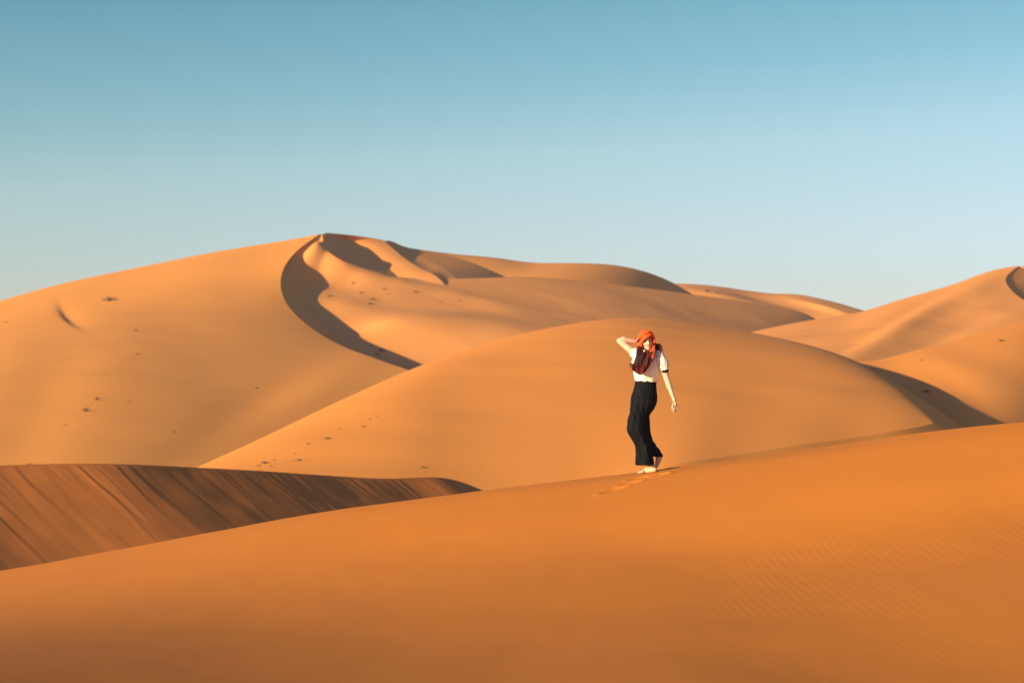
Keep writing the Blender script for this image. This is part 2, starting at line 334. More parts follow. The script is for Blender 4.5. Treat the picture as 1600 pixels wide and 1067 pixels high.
# skyline ridge
sk = px([(600, 386, 263), (620, 383, 263), (640, 387.8, 264), (700, 396, 266), (770, 404, 269), (830, 411, 271), (900, 411, 273), (960, 414, 276), (1010, 425, 279), (1050, 441, 282), (1100, 470, 285), (1200, 520, 290)])
gK = skirt(sk, [-25, -25, -20, -25, -25, -20, -10], [(0, 0), (3, 0.5), (9, 2.6), (18, 8), (22, 12)], 700, 120)
gK = bumps(gK, [(780, 420, 50, 18, 10, 0.3)])
grid_mesh('skyline_ridge', [gK, skirt(sk, 180, [(0, 0), (10, 3), (40, 14)], 700, 12)], S_FAR, kind='structure')
sk2 = px([(950, 470, 345), (1010, 450, 345), (1050, 443, 345), (1110, 446, 345), (1160, 453, 345), (1210, 459, 344), (1245, 459.5, 343), (1290, 469, 343), (1343, 488, 345), (1400, 515, 348), (1480, 550, 350)])
gK = skirt(sk2, [-10, 0, 0, 10, 20, 25, 10], [(0, 0), (6, 1.0), (20, 4.2), (40, 12)], 600, 120)
gK = bumps(gK, [(1120, 462, 60, 6, 8, 0.5), (1200, 468, 60, 6, 12, -0.5), (1290, 482, 50, 4, 15, 0.4)])
grid_mesh('distant_ridge', [gK, skirt(sk2, 180, [(0, 0), (10, 3), (40, 14)], 600, 12)], S_FAR, kind='structure')

# ------------------------------------------------------------------ right dunes
topD = px([(1060, 548, 200), (1170, 520, 198), (1250, 503, 199), (1343, 488, 200), (1400, 471, 201), (1480, 450, 203), (1545, 425, 205), (1592, 416, 206)])
rD = px([(1592, 416, 206), (1572, 434, 200), (1577, 450, 194), (1600, 468, 186), (1660, 500, 172), (1740, 560, 145)])
botD = px([(1060, 600, 150), (1200, 590, 140), (1340, 585, 137), (1500, 580, 137), (1740, 560, 145)])
gD = coons(topD, botD, [topD[0], P(1060, 573, 175), botD[0]], rD, 600, 300)
gD = bumps(gD, [(1430, 505, 110, 12, -28, 0.55), (1450, 535, 120, 14, -24, -0.35), (1420, 480, 100, 12, -22, 0.3)])
gD[..., 2] += 0.07*noise(gD[..., 0], gD[..., 1], 22, 9, 4)*np.sin(np.pi*np.linspace(0, 1, 300))[:, None]*np.clip(np.linspace(8, 0, 600), 0, 1)[None]
gD1 = skirt(topD, [175], [(0, 0), (5, 1.2), (20, 7)], 600, 12)
gD2 = skirt(rD, [85, 90, 80, 60], [(0, 0), (1, .5), (4, 1.6), (10, 2.4), (20, 3.5)], 300, 40)
gD3 = skirt(px([(1560, 430, 225), (1592, 418, 222), (1640, 402, 222), (1720, 385, 225), (1850, 370, 230)]), -20, [(0, 0), (8, 1.5), (20, 4.5), (60, 14)], 200, 60)
grid_mesh('right_dune', [gD, gD1, gD2, gD3], S_FAR, kind='structure')
topE = px([(1180, 620, 98), (1290, 574, 98), (1340, 566, 99), (1380, 561, 100), (1440, 547, 102), (1520, 524, 106), (1600, 500, 111), (1700, 475, 118), (1850, 445, 128)])
botE = px([(1180, 720, 62), (1290, 706, 62), (1360, 700, 63), (1420, 694, 65), (1480, 690, 67), (1540, 686, 70), (1620, 684, 74), (1720, 684, 80), (1850, 690, 88)])
gE = coons(topE, botE, [topE[0], P(1180, 670, 80), botE[0]], [topE[-1], P(1850, 560, 110), botE[-1]], 600, 300)
gE = bumps(gE, [(1500, 650, 70, 16, 38, 0.12), (1500, 590, 90, 25, 25, 0.15)])
gE[..., 2] += 0.8*np.sin(np.pi*np.linspace(0, 1, 300))[:, None]*relax(np.clip(np.linspace(-1, 2.2, 600), 0, 1), 0.08)[None]
gE1 = skirt(topE, 178, [(0, 0), (4, .8), (16, 6)], 600, 12)
grid_mesh('valley_dune', [gE, gE1], S_MID, kind='structure')

# ------------------------------------------------------------------ open desert floor to the horizon
xs = np.r_[-9000, -3000, -1200, np.linspace(-500, 500, 60), 1200, 3000, 9000]; ys = np.r_[-2000, -400, np.linspace(-60, 700, 60), 1500, 4000, 15000]
gx, gy = np.meshgrid(xs, ys)
gz = -4.5+0.4*noise(gx, gy, 120, 4, 2); gz[gy > 1400] = -6
grid_mesh('desert_floor', [np.stack([gx, gy, gz], -1)], S_FAR, kind='structure')
# ------------------------------------------------------------------ plain materials
def mat(name, col, rough=0.8, spec=0.2, sss=0.0, noise_amt=0.0, scale=40, col2=None, sheen=0.0, bump=0.0):
    m = bpy.data.materials.new(name); m.use_nodes = True; t = m.node_tree; N = t.nodes; b = N['Principled BSDF']
    b.inputs['Roughness'].default_value = rough; b.inputs['Specular IOR Level'].default_value = spec; b.inputs['Sheen Weight'].default_value = sheen
    if sss: b.inputs['Subsurface Weight'].default_value = sss; b.inputs['Subsurface Scale'].default_value = 0.01
    co = N.new('ShaderNodeTexCoord'); n = N.new('ShaderNodeTexNoise'); n.inputs['Scale'].default_value = scale; n.inputs['Detail'].default_value = 4
    t.links.new(co.outputs['Object'], n.inputs['Vector'])
    mx = N.new('ShaderNodeMix'); mx.data_type = 'RGBA'; mx.inputs[6].default_value = (*col, 1)
    c2 = col2 or tuple(c*(1-noise_amt) for c in col); mx.inputs[7].default_value = (*c2, 1)
    t.links.new(n.outputs['Fac'], mx.inputs[0]); t.links.new(mx.outputs[2], b.inputs['Base Color'])
    if bump:
        bp = N.new('ShaderNodeBump'); bp.inputs['Distance'].default_value = bump; bp.inputs['Strength'].default_value = 0.6
        t.links.new(n.outputs['Fac'], bp.inputs['Height']); t.links.new(bp.outputs[0], b.inputs['Normal'])
    return m, mx, co, t
SKIN = mat('skin', (0.69, 0.40, 0.265), 0.5, 0.3, 0.12, col2=(0.63, 0.35, 0.225), scale=25)[0]
EYEW = mat('eye_white', (0.62, 0.55, 0.50), 0.3, 0.5)[0]
EYED = mat('iris', (0.03, 0.016, 0.01), 0.2, 0.5)[0]
LIPM = mat('lip', (0.50, 0.14, 0.11), 0.45, 0.4)[0]
BROW = mat('brow', (0.12, 0.05, 0.03), 0.8)[0]
TEETH = mat('teeth', (0.75, 0.70, 0.62), 0.3, 0.5)[0]
BLACK = mat('black_cloth', (0.006, 0.006, 0.0075), 0.8, 0.12, noise_amt=0.4, scale=18)[0]
CREAM = mat('cream_cotton', (0.80, 0.71, 0.60), 0.9, 0.1, noise_amt=0.05, scale=60, bump=0.002)[0]
HAIRM = mat('dark_red_brown_hair', (0.055, 0.013, 0.009), 0.5, 0.35, col2=(0.022, 0.006, 0.005), scale=60)[0]
HAIRM2 = HAIRM
MAROON = mat('maroon_cloth', (0.085, 0.016, 0.014), 0.9, 0.08, col2=(0.05, 0.010, 0.011), scale=12)[0]
METAL = mat('bracelet_metal', (0.5, 0.42, 0.33), 0.3, 0.6)[0]
# orange cloth with a dark maroon corner
ORANGE, omx, oco, ot = mat('orange_cloth', (0.80, 0.115, 0.022), 0.85, 0.15, col2=(0.68, 0.075, 0.02), scale=14)
# embroidered cotton: black sprigs scattered over cream
EMB, emx, eco, et = mat('embroidered_cotton', (0.80, 0.71, 0.60), 0.9, 0.1, noise_amt=0.05, scale=60)
vo = et.nodes.new('ShaderNodeTexVoronoi'); vo.inputs['Scale'].default_value = 48; et.links.new(eco.outputs['Object'], vo.inputs['Vector'])
ls = et.nodes.new('ShaderNodeMath'); ls.operation = 'LESS_THAN'; ls.inputs[1].default_value = 0.27; et.links.new(vo.outputs['Distance'], ls.inputs[0])
m2 = et.nodes.new('ShaderNodeMix'); m2.data_type = 'RGBA'; m2.inputs[7].default_value = (0.02, 0.018, 0.02, 1)
et.links.new(ls.outputs[0], m2.inputs[0]); et.links.new(emx.outputs[2], m2.inputs[6]); et.links.new(m2.outputs[2], et.nodes['Principled BSDF'].inputs['Base Color'])

# ------------------------------------------------------------------ the woman on the crest
Y0 = 22.42
def Q(u, v, dy=0.0): return Vector(P(u, v+1.0, Y0+dy))
PPM = F/Y0                                              # photo pixels per metre at her distance
def ring_faces(n, m, close=True):
    fs = []
    for i in range(n-1):
        for j in range(m): fs.append((i*m+j, i*m+(j+1) % m, (i+1)*m+(j+1) % m, (i+1)*m+j))
    return fs+[tuple(range(m))[::-1], tuple(range((n-1)*m, n*m))]
def add(bm, vs, fs):
    v = [bm.verts.new(q) for q in vs]
    for f in fs:
        try: bm.faces.new([v[i] for i in f])
        except ValueError: pass
def cap(bm, p0, p1, r0, r1, m=14, flat=1.0, side=None):
    """a tapered limb with rounded ends; flat squashes it along the direction across `side`"""
    p0, p1 = Vector(p0), Vector(p1); d = (p1-p0); ln = d.length; d.normalize()
    a = (Vector(side) if side else (Vector((0, 1, 0)) if abs(d.y) < .9 else Vector((1, 0, 0)))); a = (a-d*a.dot(d)).normalized(); b = d.cross(a)
    vs = []; prof = [(-r0*math.cos(t), r0*math.sin(t)) for t in np.linspace(0.15, math.pi/2, 5)]+[(ln+r1*math.sin(t), r1*math.cos(t)) for t in np.linspace(0, math.pi/2-0.15, 5)]
    for (h, r) in prof:
        for j in range(m):
            t = 6.2832*j/m; vs.append(p0+d*h+a*(r*math.cos(t))+b*(r*math.sin(t)*flat))
    add(bm, vs, ring_faces(len(prof), m))
def ell(bm, c, rx, ry, rz, M=None, m=20):
    vs = []; 
    for i in range(m//2+1):
        t = 0.06+(math.pi-0.12)*i/(m//2)
        for j in range(m):
            f = 6.2832*j/m; q = Vector((rx*math.sin(t)*math.cos(f), ry*math.sin(t)*math.sin(f), rz*math.cos(t)))
            vs.append(Vector(c)+(M @ q if M else q))
    add(bm, vs, ring_faces(m//2+1, m))
def tube(bm, secs, m=48, fold=0.0, nf=7, tw=0.0, seed=0, ext=False):
    """cloth tube through sections (centre, half width, half depth, turn in degrees), with folds"""
    C_ = catmull([list(s_[0]) for s_ in secs], 0, np.linspace(0, 1, len(secs)*7)) if False else None
    k = np.linspace(0, len(secs)-1, len(secs)*7); idx = np.arange(len(secs))
    arr = np.array([[*s_[0], s_[1], s_[2], s_[3] if len(s_) > 3 else 0] for s_ in secs], float)
    A_ = np.zeros((len(k), 6))
    mm = np.gradient(arr, axis=0)
    i0 = np.clip(k.astype(int), 0, len(secs)-2); x = (k-i0)[:, None]
    A_ = (2*x**3-3*x**2+1)*arr[i0]+(x**3-2*x**2+x)*mm[i0]+(-2*x**3+3*x**2)*arr[i0+1]+(x**3-x**2)*mm[i0+1]
    rr = random.Random(seed); ph = [rr.uniform(0, 6.28) for _ in range(4)]; vs = []
    for i, (cx, cy, cz, rx, ry, az) in enumerate(A_):
        f = i/(len(A_)-1)
        for j in range(m):
            t = 6.2832*j/m
            w_ = 1+fold*(0.35+0.65*f)*(math.sin(nf*t+ph[0]+tw*f)+0.6*math.sin((nf*2+1)*t+ph[1]-1.7*tw*f)+0.5*math.sin(3*t+ph[2]+5*f))
            x_, y_ = rx*w_*math.cos(t), ry*w_*math.sin(t); a = R(az)
            vs.append((cx+x_*math.cos(a)-y_*math.sin(a), cy+x_*math.sin(a)+y_*math.cos(a), cz))
    add(bm, vs, ring_faces(len(A_), m))
def finish(name, bm, mats, parent=None, voxel=0.005, smooth=3, shade=True, fn=None):
    bmesh.ops.recalc_face_normals(bm, faces=bm.faces)
    me = bpy.data.meshes.new(name); bm.to_mesh(me); bm.free()
    o = bpy.data.objects.new(name, me); C.objects.link(o)
    if voxel:
        md = o.modifiers.new('r', 'REMESH'); md.mode = 'VOXEL'; md.voxel_size = voxel
        if smooth: ms = o.modifiers.new('s', 'SMOOTH'); ms.iterations = smooth; ms.factor = 0.5
        bpy.context.view_layer.update(); dg = bpy.context.evaluated_depsgraph_get()
        me2 = bpy.data.meshes.new_from_object(o.evaluated_get(dg)); o.modifiers.clear(); o.data = me2; bpy.data.meshes.remove(me); me = me2; me.name = name
    for m_ in (mats if isinstance(mats, list) else [mats]): me.materials.append(m_)
    if fn: fn(me)
    me.polygons.foreach_set('use_smooth', [shade]*len(me.polygons))
    if parent: o.parent = parent; o.matrix_parent_inverse = parent.matrix_world.inverted()
    return o
woman = bpy.data.objects.new('person', None); C.objects.link(woman); woman.location = Q(1008, 737)
woman['label'] = 'barefoot woman in an orange headscarf, cream blouse and black trousers walking on the foreground crest'; woman['category'] = 'person'
bpy.context.view_layer.update()

# head frame: faces the viewer, turned a little to the right
HA = R(10); HC = Q(1009.6, 531.5, -0.02)
HM = Matrix.Rotation(HA, 3, 'Z') @ Matrix.Rotation(R(-6), 3, 'Y') @ Matrix.Rotation(R(3), 3, 'X')
def H(x, y, z): return HC+HM @ Vector((x, y, z))
bm = bmesh.new()
ell(bm, H(0, .012, .020), .073, .092, .088, HM); ell(bm, H(0, -.022, -.030), .058, .066, .070, HM); ell(bm, H(0, -.045, -.070), .036, .040, .034, HM)
ell(bm, H(0, -.074, -.090), .018, .014, .013, HM)
for s_ in (-1, 1):
    ell(bm, H(s_*.033, -.058, -.030), .022, .022, .026, HM); ell(bm, H(s_*.030, -.076, .022), .024, .012, .008, HM)
    ell(bm, H(s_*.072, .01, -.01), .008, .018, .030, HM); ell(bm, H(s_*.0125, -.092, -.036), .008, .010, .007, HM)
cap(bm, H(0, -.080, .012), H(0, -.102, -.030), .0075, .0105, 10)
ell(bm, H(0, -.080, -.056), .022, .012, .006, HM); ell(bm, H(0, -.079, -.066), .018, .011, .006, HM)
cap(bm, H(0, .02, -.06), Q(1010.5, 553, .03), .050, .050)                      # neck
# torso under the clothes
ell(bm, Q(1011, 566, .02), .130, .085, .14); ell(bm, Q(1010.5, 592, .02), .095, .07, .12); ell(bm, Q(1006, 620, .03), .125, .09, .12)
cap(bm, Q(999, 555, .04), Q(1025, 557, -.01), .038, .038)
# raised right arm: shoulder, elbow, wrist behind the head
sh, el_, wr = Q(994, 553, .04), Q(968, 531.5, .10), Q(992, 532.5, .11)
cap(bm, sh, el_, .047, .034); cap(bm, el_, Q(975, 529.5, .10), .033, .037); cap(bm, Q(975, 530, .10), wr, .037, .024)
cap(bm, wr, Q(1000, 532, .125), .024, .026, 14, .6)
for k in range(4):
    a0 = Q(1000+k*.5, 529+k*2.2, .128); a1 = a0+Vector((.035+.004*k, .008, .004-.004*k)); a2 = a1+Vector((.026, -.010, -.004)); a3 = a2+Vector((.016, -.014, -.004))
    cap(bm, a0, a1, .009, .0085, 8); cap(bm, a1, a2, .0085, .0078, 8); cap(bm, a2, a3, .0078, .007, 8)
cap(bm, Q(996, 530, .12), Q(998, 526, .10), .010, .009, 8); cap(bm, Q(998, 526, .10), Q(1001, 524, .10), .009, .008, 8)
# hanging left arm
sh, el_, wr = Q(1032.5, 560, -.03), Q(1043, 594, -.07), Q(1053.6, 624.5, -.13)
cap(bm, sh, el_, .042, .033); cap(bm, el_, Q(1046, 603, -.085), .034, .035); cap(bm, Q(1046, 603, -.085), wr, .035, .0225, 14, .85)
pc = Q(1055.2, 631, -.145)
cap(bm, wr, pc, .023, .024, 14, .62); cap(bm, Q(1054.3, 631.3, -.148), Q(1056.8, 631.3, -.135), .014, .013, 10)
for k in range(4):                                                           # four bent fingers
    kx = (k-1.5)*.0165; ln = [.040, .044, .041, .033][k]; kn = pc+Vector((kx*.8+.002, kx*.55, -.022+abs(k-1.3)*.003))
    b1 = kn+Vector((.005, -.012, -ln*.78)); b2 = b1+Vector((-.010, -.012, -ln*.48)); b3 = b2+Vector((-.014, -.004, -ln*.22))
    cap(bm, kn, b1, .0092, .0086, 10); cap(bm, b1, b2, .0086, .0078, 10); cap(bm, b2, b3, .0078, .0066, 10)
th = pc+Vector((-.022, -.012, .006)); t1 = th+Vector((-.012, -.012, -.030)); t2 = t1+Vector((-.002, -.006, -.026))
cap(bm, th, t1, .0125, .0105, 10); cap(bm, t1, t2, .0105, .008, 10)
# legs
cap(bm, Q(1001, 620, .01), Q(992.5, 668, -.04), .065, .050); cap(bm, Q(991.5, 668, -.05), Q(1003, 695, 0.0), .052, .052); cap(bm, Q(1003, 695, 0), Q(1018.8, 727, -.01), .050, .030)
cap(bm, Q(1008, 618, .05), Q(1005, 668, .06), .060, .045); cap(bm, Q(1005, 668, .05), Q(1013, 690, .10), .050, .048); cap(bm, Q(1013, 690, .1), Q(1030, 711, .12), .046, .028)
# front foot, flat on the sand, toes to the left
def foot(heel, ball, toe, ank, side):
    cap(bm, ank, heel+Vector((0, 0, .012)), .030, .026, 14); cap(bm, heel, ball, .026, .019, 14, .85, (0, 0, 1)); cap(bm, ank, ball+Vector((0, 0, .006)), .027, .017, 14)
    ax_ = (ball-heel).normalized(); sd_ = Vector(side)
    cap(bm, ball-sd_*.022, ball+sd_*.022, .017, .015, 12)
    for k in range(5):
        st = ball+sd_*(-.030+.0155*k); ln = [.052, .050, .045, .038, .030][k]
        ra = [.0125, .0092, .0088, .0084, .008][k]; e = st+(toe-ball).normalized()*ln
        cap(bm, st, e, ra*1.05, ra*.85, 8)
fh, fb, ft = Q(1022.8, 732.6, -.03), Q(1005.5, 735.3, .03), Q(999.0, 736.8, .05)
foot(fh, fb, ft, Q(1018.8, 726.5, -.02), Vector((.28, .96, 0)))
bh, bb, bt = Q(1031, 714.6, .10), Q(1025.6, 727.6, .10), Q(1020.5, 730.0, .11)
foot(bh, bb, bt, Q(1028.5, 711, .11), Vector((.12, .99, .0)))
def paint(me):
    inv = HM.transposed(); n = len(me.polygons); cc_ = np.zeros(n*3); me.polygons.foreach_get('center', cc_); cc_ = cc_.reshape(-1, 3)
    q = (cc_-np.array(HC)) @ np.array(inv).T; x, y, z = q.T; ax_ = np.abs(x); fr = y < -.045; idx = np.zeros(n, int)
    e = ((ax_-.031)/.0165)**2+((z-.004)/.0075)**2 < 1; idx[fr & e] = 1
    e = ((ax_-.031)/.0085)**2+((z-.004)/.0080)**2 < 1; idx[fr & e] = 2
    e = (np.abs(z-.0115+.6*(ax_-.031)**2*20) < .0022) & (np.abs(ax_-.031) < .018); idx[fr & e] = 2        # lash line
    e = (np.abs(z-.0265+(ax_-.03)**2*12) < .0030) & (np.abs(ax_-.033) < .021); idx[fr & e] = 4
    e = (x/.027)**2+((z+.0605-x*x*12)/.0105)**2 < 1; idx[fr & e] = 3
    e = (x/.019)**2+((z+.0605-x*x*12)/.0042)**2 < 1; idx[fr & e] = 5
    me.polygons.foreach_set('material_index', idx.astype(np.int32))
    zz = cc_[:, 2]
body = finish('body', bm, [SKIN, EYEW, EYED, LIPM, BROW, TEETH], woman, 0.0034, 5, fn=paint)

# trousers: hips and two wide legs
def pxr(w_): return w_/PPM
bm = bmesh.new()
def S_(u, v, dy, hw, dp, az=0): return (Q(u, v, dy), pxr(hw), dp, az)
tube(bm, [S_(1009, 593.5, .02, 16, .100), S_(1009, 598, .02, 16.6, .104), S_(1008, 607, .02, 18, .112), S_(1006.5, 619, .02, 20.2, .122), S_(1005.3, 631, .02, 19.8, .122), S_(1002, 642, .02, 16.5, .11), S_(1000, 650, .02, 14, .10)], fold=.018, nf=6, tw=2, seed=1)
tube(bm, [S_(1004, 622, .01, 8, .07), S_(1000.5, 633, .0, 14.0, .095), S_(996.5, 645, -.02, 13.2, .10), S_(993.5, 660, -.045, 14, .10), S_(993.5, 672, -.05, 14.4, .105), S_(998, 682, -.03, 13.4, .105), S_(1003.5, 694, -.01, 12.0, .11), S_(1005.5, 706, .0, 12.2, .12), S_(1006.8, 716, .01, 13.2, .13), S_(1007.6, 725.5, .015, 14.6, .14)], fold=.10, nf=5, tw=3, seed=2)
tube(bm, [S_(1009, 622, .05, 8, .07), S_(1010, 633, .05, 12.5, .09), S_(1005, 645, .06, 10.5, .095), S_(1004.5, 660, .06, 10.8, .095), S_(1006, 674, .06, 10.5, .095), S_(1010.5, 687, .08, 10.0, .10), S_(1017.5, 698, .10, 10.2, .10), S_(1025, 707, .12, 9.2, .09), S_(1028.5, 712.5, .13, 7.6, .075)], fold=.09, nf=5, tw=3, seed=3)
def creases(amp, wl, seed):
    def fn(me):
        n = len(me.vertices); a_ = np.zeros(n*3, np.float32); me.vertices.foreach_get('co', a_); a_ = a_.reshape(-1, 3)
        nn = np.zeros(n*3, np.float32); me.vertices.foreach_get('normal', nn); nn = nn.reshape(-1, 3)
        q = a_[:, 0]*1.2+a_[:, 1]*.6; z = a_[:, 2]; wob = .012*np.sin(z*13+seed)+.008*np.sin(z*29+2*seed)
        f = np.sin(6.283*(q+wob+.10*z)/wl+seed)*(.6+.4*np.sin(z*7+q*9))+.6*np.sin(6.283*(q-wob-.28*z)/(wl*.63)+2*seed)*np.clip(np.sin(z*5.5+q*6+seed), 0, 1)+.35*np.sin(6.283*(z*1.0+q*.8)/(wl*2.6)+3*seed)
        f = np.sign(f)*np.abs(f)**.8; a_ += nn*(amp*f)[:, None]; me.vertices.foreach_set('co', a_.ravel()); me.update()
    return fn
tro = finish('trousers', bm, BLACK, woman, 0.006, 6, fn=creases(.0032, .075, 1.0))
bm = bmesh.new(); tube(bm, [S_(1009, 592.8, .02, 16.4, .103), S_(1009, 598.4, .02, 17.0, .107)], fold=.0, seed=4)
finish('waistband', bm, BLACK, tro, 0, 0)
# blouse
bm = bmesh.new()
tube(bm, [S_(1012, 547, .03, 10, .06), S_(1012, 550, .02, 20, .08, 8), S_(1012, 556, .02, 24, .095, 8), S_(1011.5, 566, .01, 22.8, .112, 6), S_(1011, 575, .01, 21.8, .120, 5), S_(1010.5, 583, .01, 20.6, .116, 4), S_(1010.3, 590, .015, 18.6, .110), S_(1010, 596, .02, 16.9, .104)], fold=.022, nf=9, tw=1.5, seed=5)
bl = finish('blouse', bm, CREAM, woman, 0.005, 2, fn=creases(.0018, .045, 2.0))
bm = bmesh.new()                                                            # puffed sleeve of the hanging arm
cap(bm, Q(1029, 554, -.02), Q(1036.3, 568, -.05), .058, .066, 24); cap(bm, Q(1036, 567, -.05), Q(1038.6, 575.5, -.06), .064, .047, 24)
finish('sleeve', bm, EMB, bl, 0.005, 4, fn=creases(.0014, .035, .5))
bm = bmesh.new(); d_ = (Q(1040.2, 579.5, -.065)-Q(1038.4, 574.5, -.06)); cap(bm, Q(1038.7, 576.5, -.061), Q(1038.9, 577.2, -.063), .044, .043, 24)
finish('sleeve_hem', bm, BLACK, bl, 0.005, 1)
bm = bmesh.new()                                                            # sleeve of the raised arm, seen edge on
cap(bm, Q(1003, 556, .04), Q(991.5, 550.5, .05), .066, .060, 24); cap(bm, Q(997, 556, .03), Q(993, 566, .02), .055, .045, 20)
finish('sleeve', bm, EMB, bl, 0.005, 4)

# headscarf: a shell round the head, open towards the face
bm = bmesh.new(); NR, NC = 34, 72; vs = []
axis = Vector((.012, -1, -.30)).normalized(); up_ = Vector((0, 0, 1)); up_ = (up_-axis*up_.dot(axis)).normalized(); rt = axis.cross(up_)
for lay in (0, 1):
    for i in range(NR):
        for j in range(NC):
            ph = 6.2832*j/NC
            o_ = R(47)+R(6)*math.cos(ph)-R(9)*max(0, math.cos(ph))-R(13)*max(0, math.cos(ph-R(40)))*1.0
            o_ = max(R(31), o_)
            th_ = o_+(R(178)-o_)*(i/(NR-1))**1.0
            d = axis*math.cos(th_)+(up_*math.cos(ph)+rt*math.sin(ph))*math.sin(th_)
            rx, ry, rz = .0955, .118, .118
            r_ = 1/math.sqrt((d.x/rx)**2+(d.y/ry)**2+(d.z/rz)**2)
            r_ += .0045*math.sin(ph*5+th_*7)*math.sin(th_)+.003*math.sin(ph*11-th_*9)+.005*math.cos(ph*2-th_*3)
            if i < 3: r_ += .003*(3-i)
            r_ -= .006*lay
            p = Vector((0, .012, .004))+d*r_
            if p.z < -.07: p.z = -.07+(p.z+.07)*.3
            vs.append(H(*p))
fs = []
for lay in (0, 1):
    for i in range(NR-1):
        for j in range(NC):
            q = (lay*NR*NC+i*NC+j, lay*NR*NC+i*NC+(j+1) % NC, lay*NR*NC+(i+1)*NC+(j+1) % NC, lay*NR*NC+(i+1)*NC+j); fs.append(q if lay == 0 else q[::-1])
for j in range(NC): fs.append((j, NR*NC+j, NR*NC+(j+1) % NC, (j+1) % NC))
add(bm, vs, fs)
scarf = finish('headscarf', bm, [ORANGE, MAROON], woman, 0)
def scarf_mats(me):
    inv = np.array(HM.transposed()); cc_ = np.array([f.center for f in me.polygons]); q = (cc_-np.array(HC)) @ inv.T; x, y, z = q.T
    idx = ((x < -.058) & (np.abs(z-.012-(x+.09)*.55) < .020)).astype(np.int32); me.polygons.foreach_set('material_index', idx)
scarf_mats(scarf.data)
def roll(bm, pts, r0, r1, m=10, flat=.6):
    """a twisted strip of cloth or a lock of hair along a path"""
    c = catmull([list(q) for q in pts], 0, np.linspace(0, 1, 22)) if len(pts) > 2 else np.array([list(q) for q in pts])
    n = len(c); vs = []
    tg = np.gradient(c, axis=0); tg /= np.linalg.norm(tg, axis=1)[:, None]+1e-9
    for i in range(n):
        d = Vector(tg[i]); a = Vector((0, 1, 0)); a = (a-d*a.dot(d)); a = a.normalized() if a.length > 1e-3 else Vector((1, 0, 0)); b = d.cross(a)
        r = r0+(r1-r0)*i/(n-1)
        for j in range(m):
            t = 6.2832*j/m; vs.append(Vector(c[i])+b*(r*math.cos(t))+a*(r*math.sin(t)*flat))
    add(bm, vs, ring_faces(n, m))
bm = bmesh.new()                                                            # wraps over the brow and round the head
for (pts_, r_) in [([(-.088, -.01, -.035), (-.070, -.075, .012), (-.02, -.106, .058), (.04, -.098, .070), (.078, -.045, .055)], .014),
                   ([(-.094, .0, -.05), (-.080, -.06, -.018), (-.045, -.098, .030), (.01, -.112, .060), (.055, -.088, .060), (.084, -.03, .02)], .013),
                   ([(-.085, -.01, .045), (-.045, -.075, .082), (.02, -.085, .095), (.075, -.02, .075)], .012),
                   ([(.070, -.070, .045), (.078, -.060, .0), (.072, -.055, -.045), (.052, -.058, -.085), (.02, -.062, -.112)], .013)]:
    roll(bm, [H(*q) for q in pts_], r_, r_*.8, 12, .55)
finish('scarf_wrap', bm, ORANGE, scarf, 0)
bm = bmesh.new()
roll(bm, [H(.078, -.03, -.03), Q(1021.5, 544, -.10), Q(1020, 552, -.14), Q(1018.5, 560, -.15), Q(1017.5, 565, -.15)], .016, .020, 12, .5)
roll(bm, [H(.055, -.055, -.09), Q(1017, 548, -.13), Q(1020.5, 549.5, -.12)], .016, .012, 12, .6)
finish('scarf_strand', bm, ORANGE, scarf, 0)
# the dark end of the scarf lies over the chest and ends in a point
def cloth(name, outline_top, outline_bot, n, m, dy, parent, material, amp=.010):
    T_ = catmull([list(q)+[0] for q in outline_top], 0, np.linspace(0, 1, n)); B_ = catmull([list(q)+[0] for q in outline_bot], 0, np.linspace(0, 1, n))
    bm = bmesh.new(); vs = []
    for lay in (0, 1):
        for i in range(n):
            for j in range(m):
                t = j/(m-1); u, v = T_[i][:2]*(1-t)+B_[i][:2]*t
                bend = -.02*math.sin(math.pi*i/(n-1)); f = amp*(math.sin(i*.35+t*5)+.6*math.sin(i*.75-t*4+1))
                vs.append(Q(u, v, dy(u, v)+bend+f+lay*.007))
    fs = [(l*n*m+i*m+j, l*n*m+i*m+j+1, l*n*m+(i+1)*m+j+1, l*n*m+(i+1)*m+j) for l in (0, 1) for i in range(n-1) for j in range(m-1)]
    for i in range(n-1): fs += [(i*m, (i+1)*m, n*m+(i+1)*m, n*m+i*m), (i*m+m-1, n*m+i*m+m-1, n*m+(i+1)*m+m-1, (i+1)*m+m-1)]
    for j in range(m-1): fs += [(j, n*m+j, n*m+j+1, j+1), ((n-1)*m+j, (n-1)*m+j+1, n*m+(n-1)*m+j+1, n*m+(n-1)*m+j)]
    add(bm, vs, fs); return finish(name, bm, material, parent, 0)
cloth('scarf_end', [(997, 545), (1002, 547), (1008, 549), (1014, 548.5), (1019, 548), (1023, 552)],
      [(986.5, 575.5), (992, 580.5), (1000.5, 584.5), (1007, 580.5), (1013.5, 573), (1022, 558)], 40, 30, lambda u, v: -.115-.05*min(1, max(0, (v-545)/20)), scarf, MAROON)
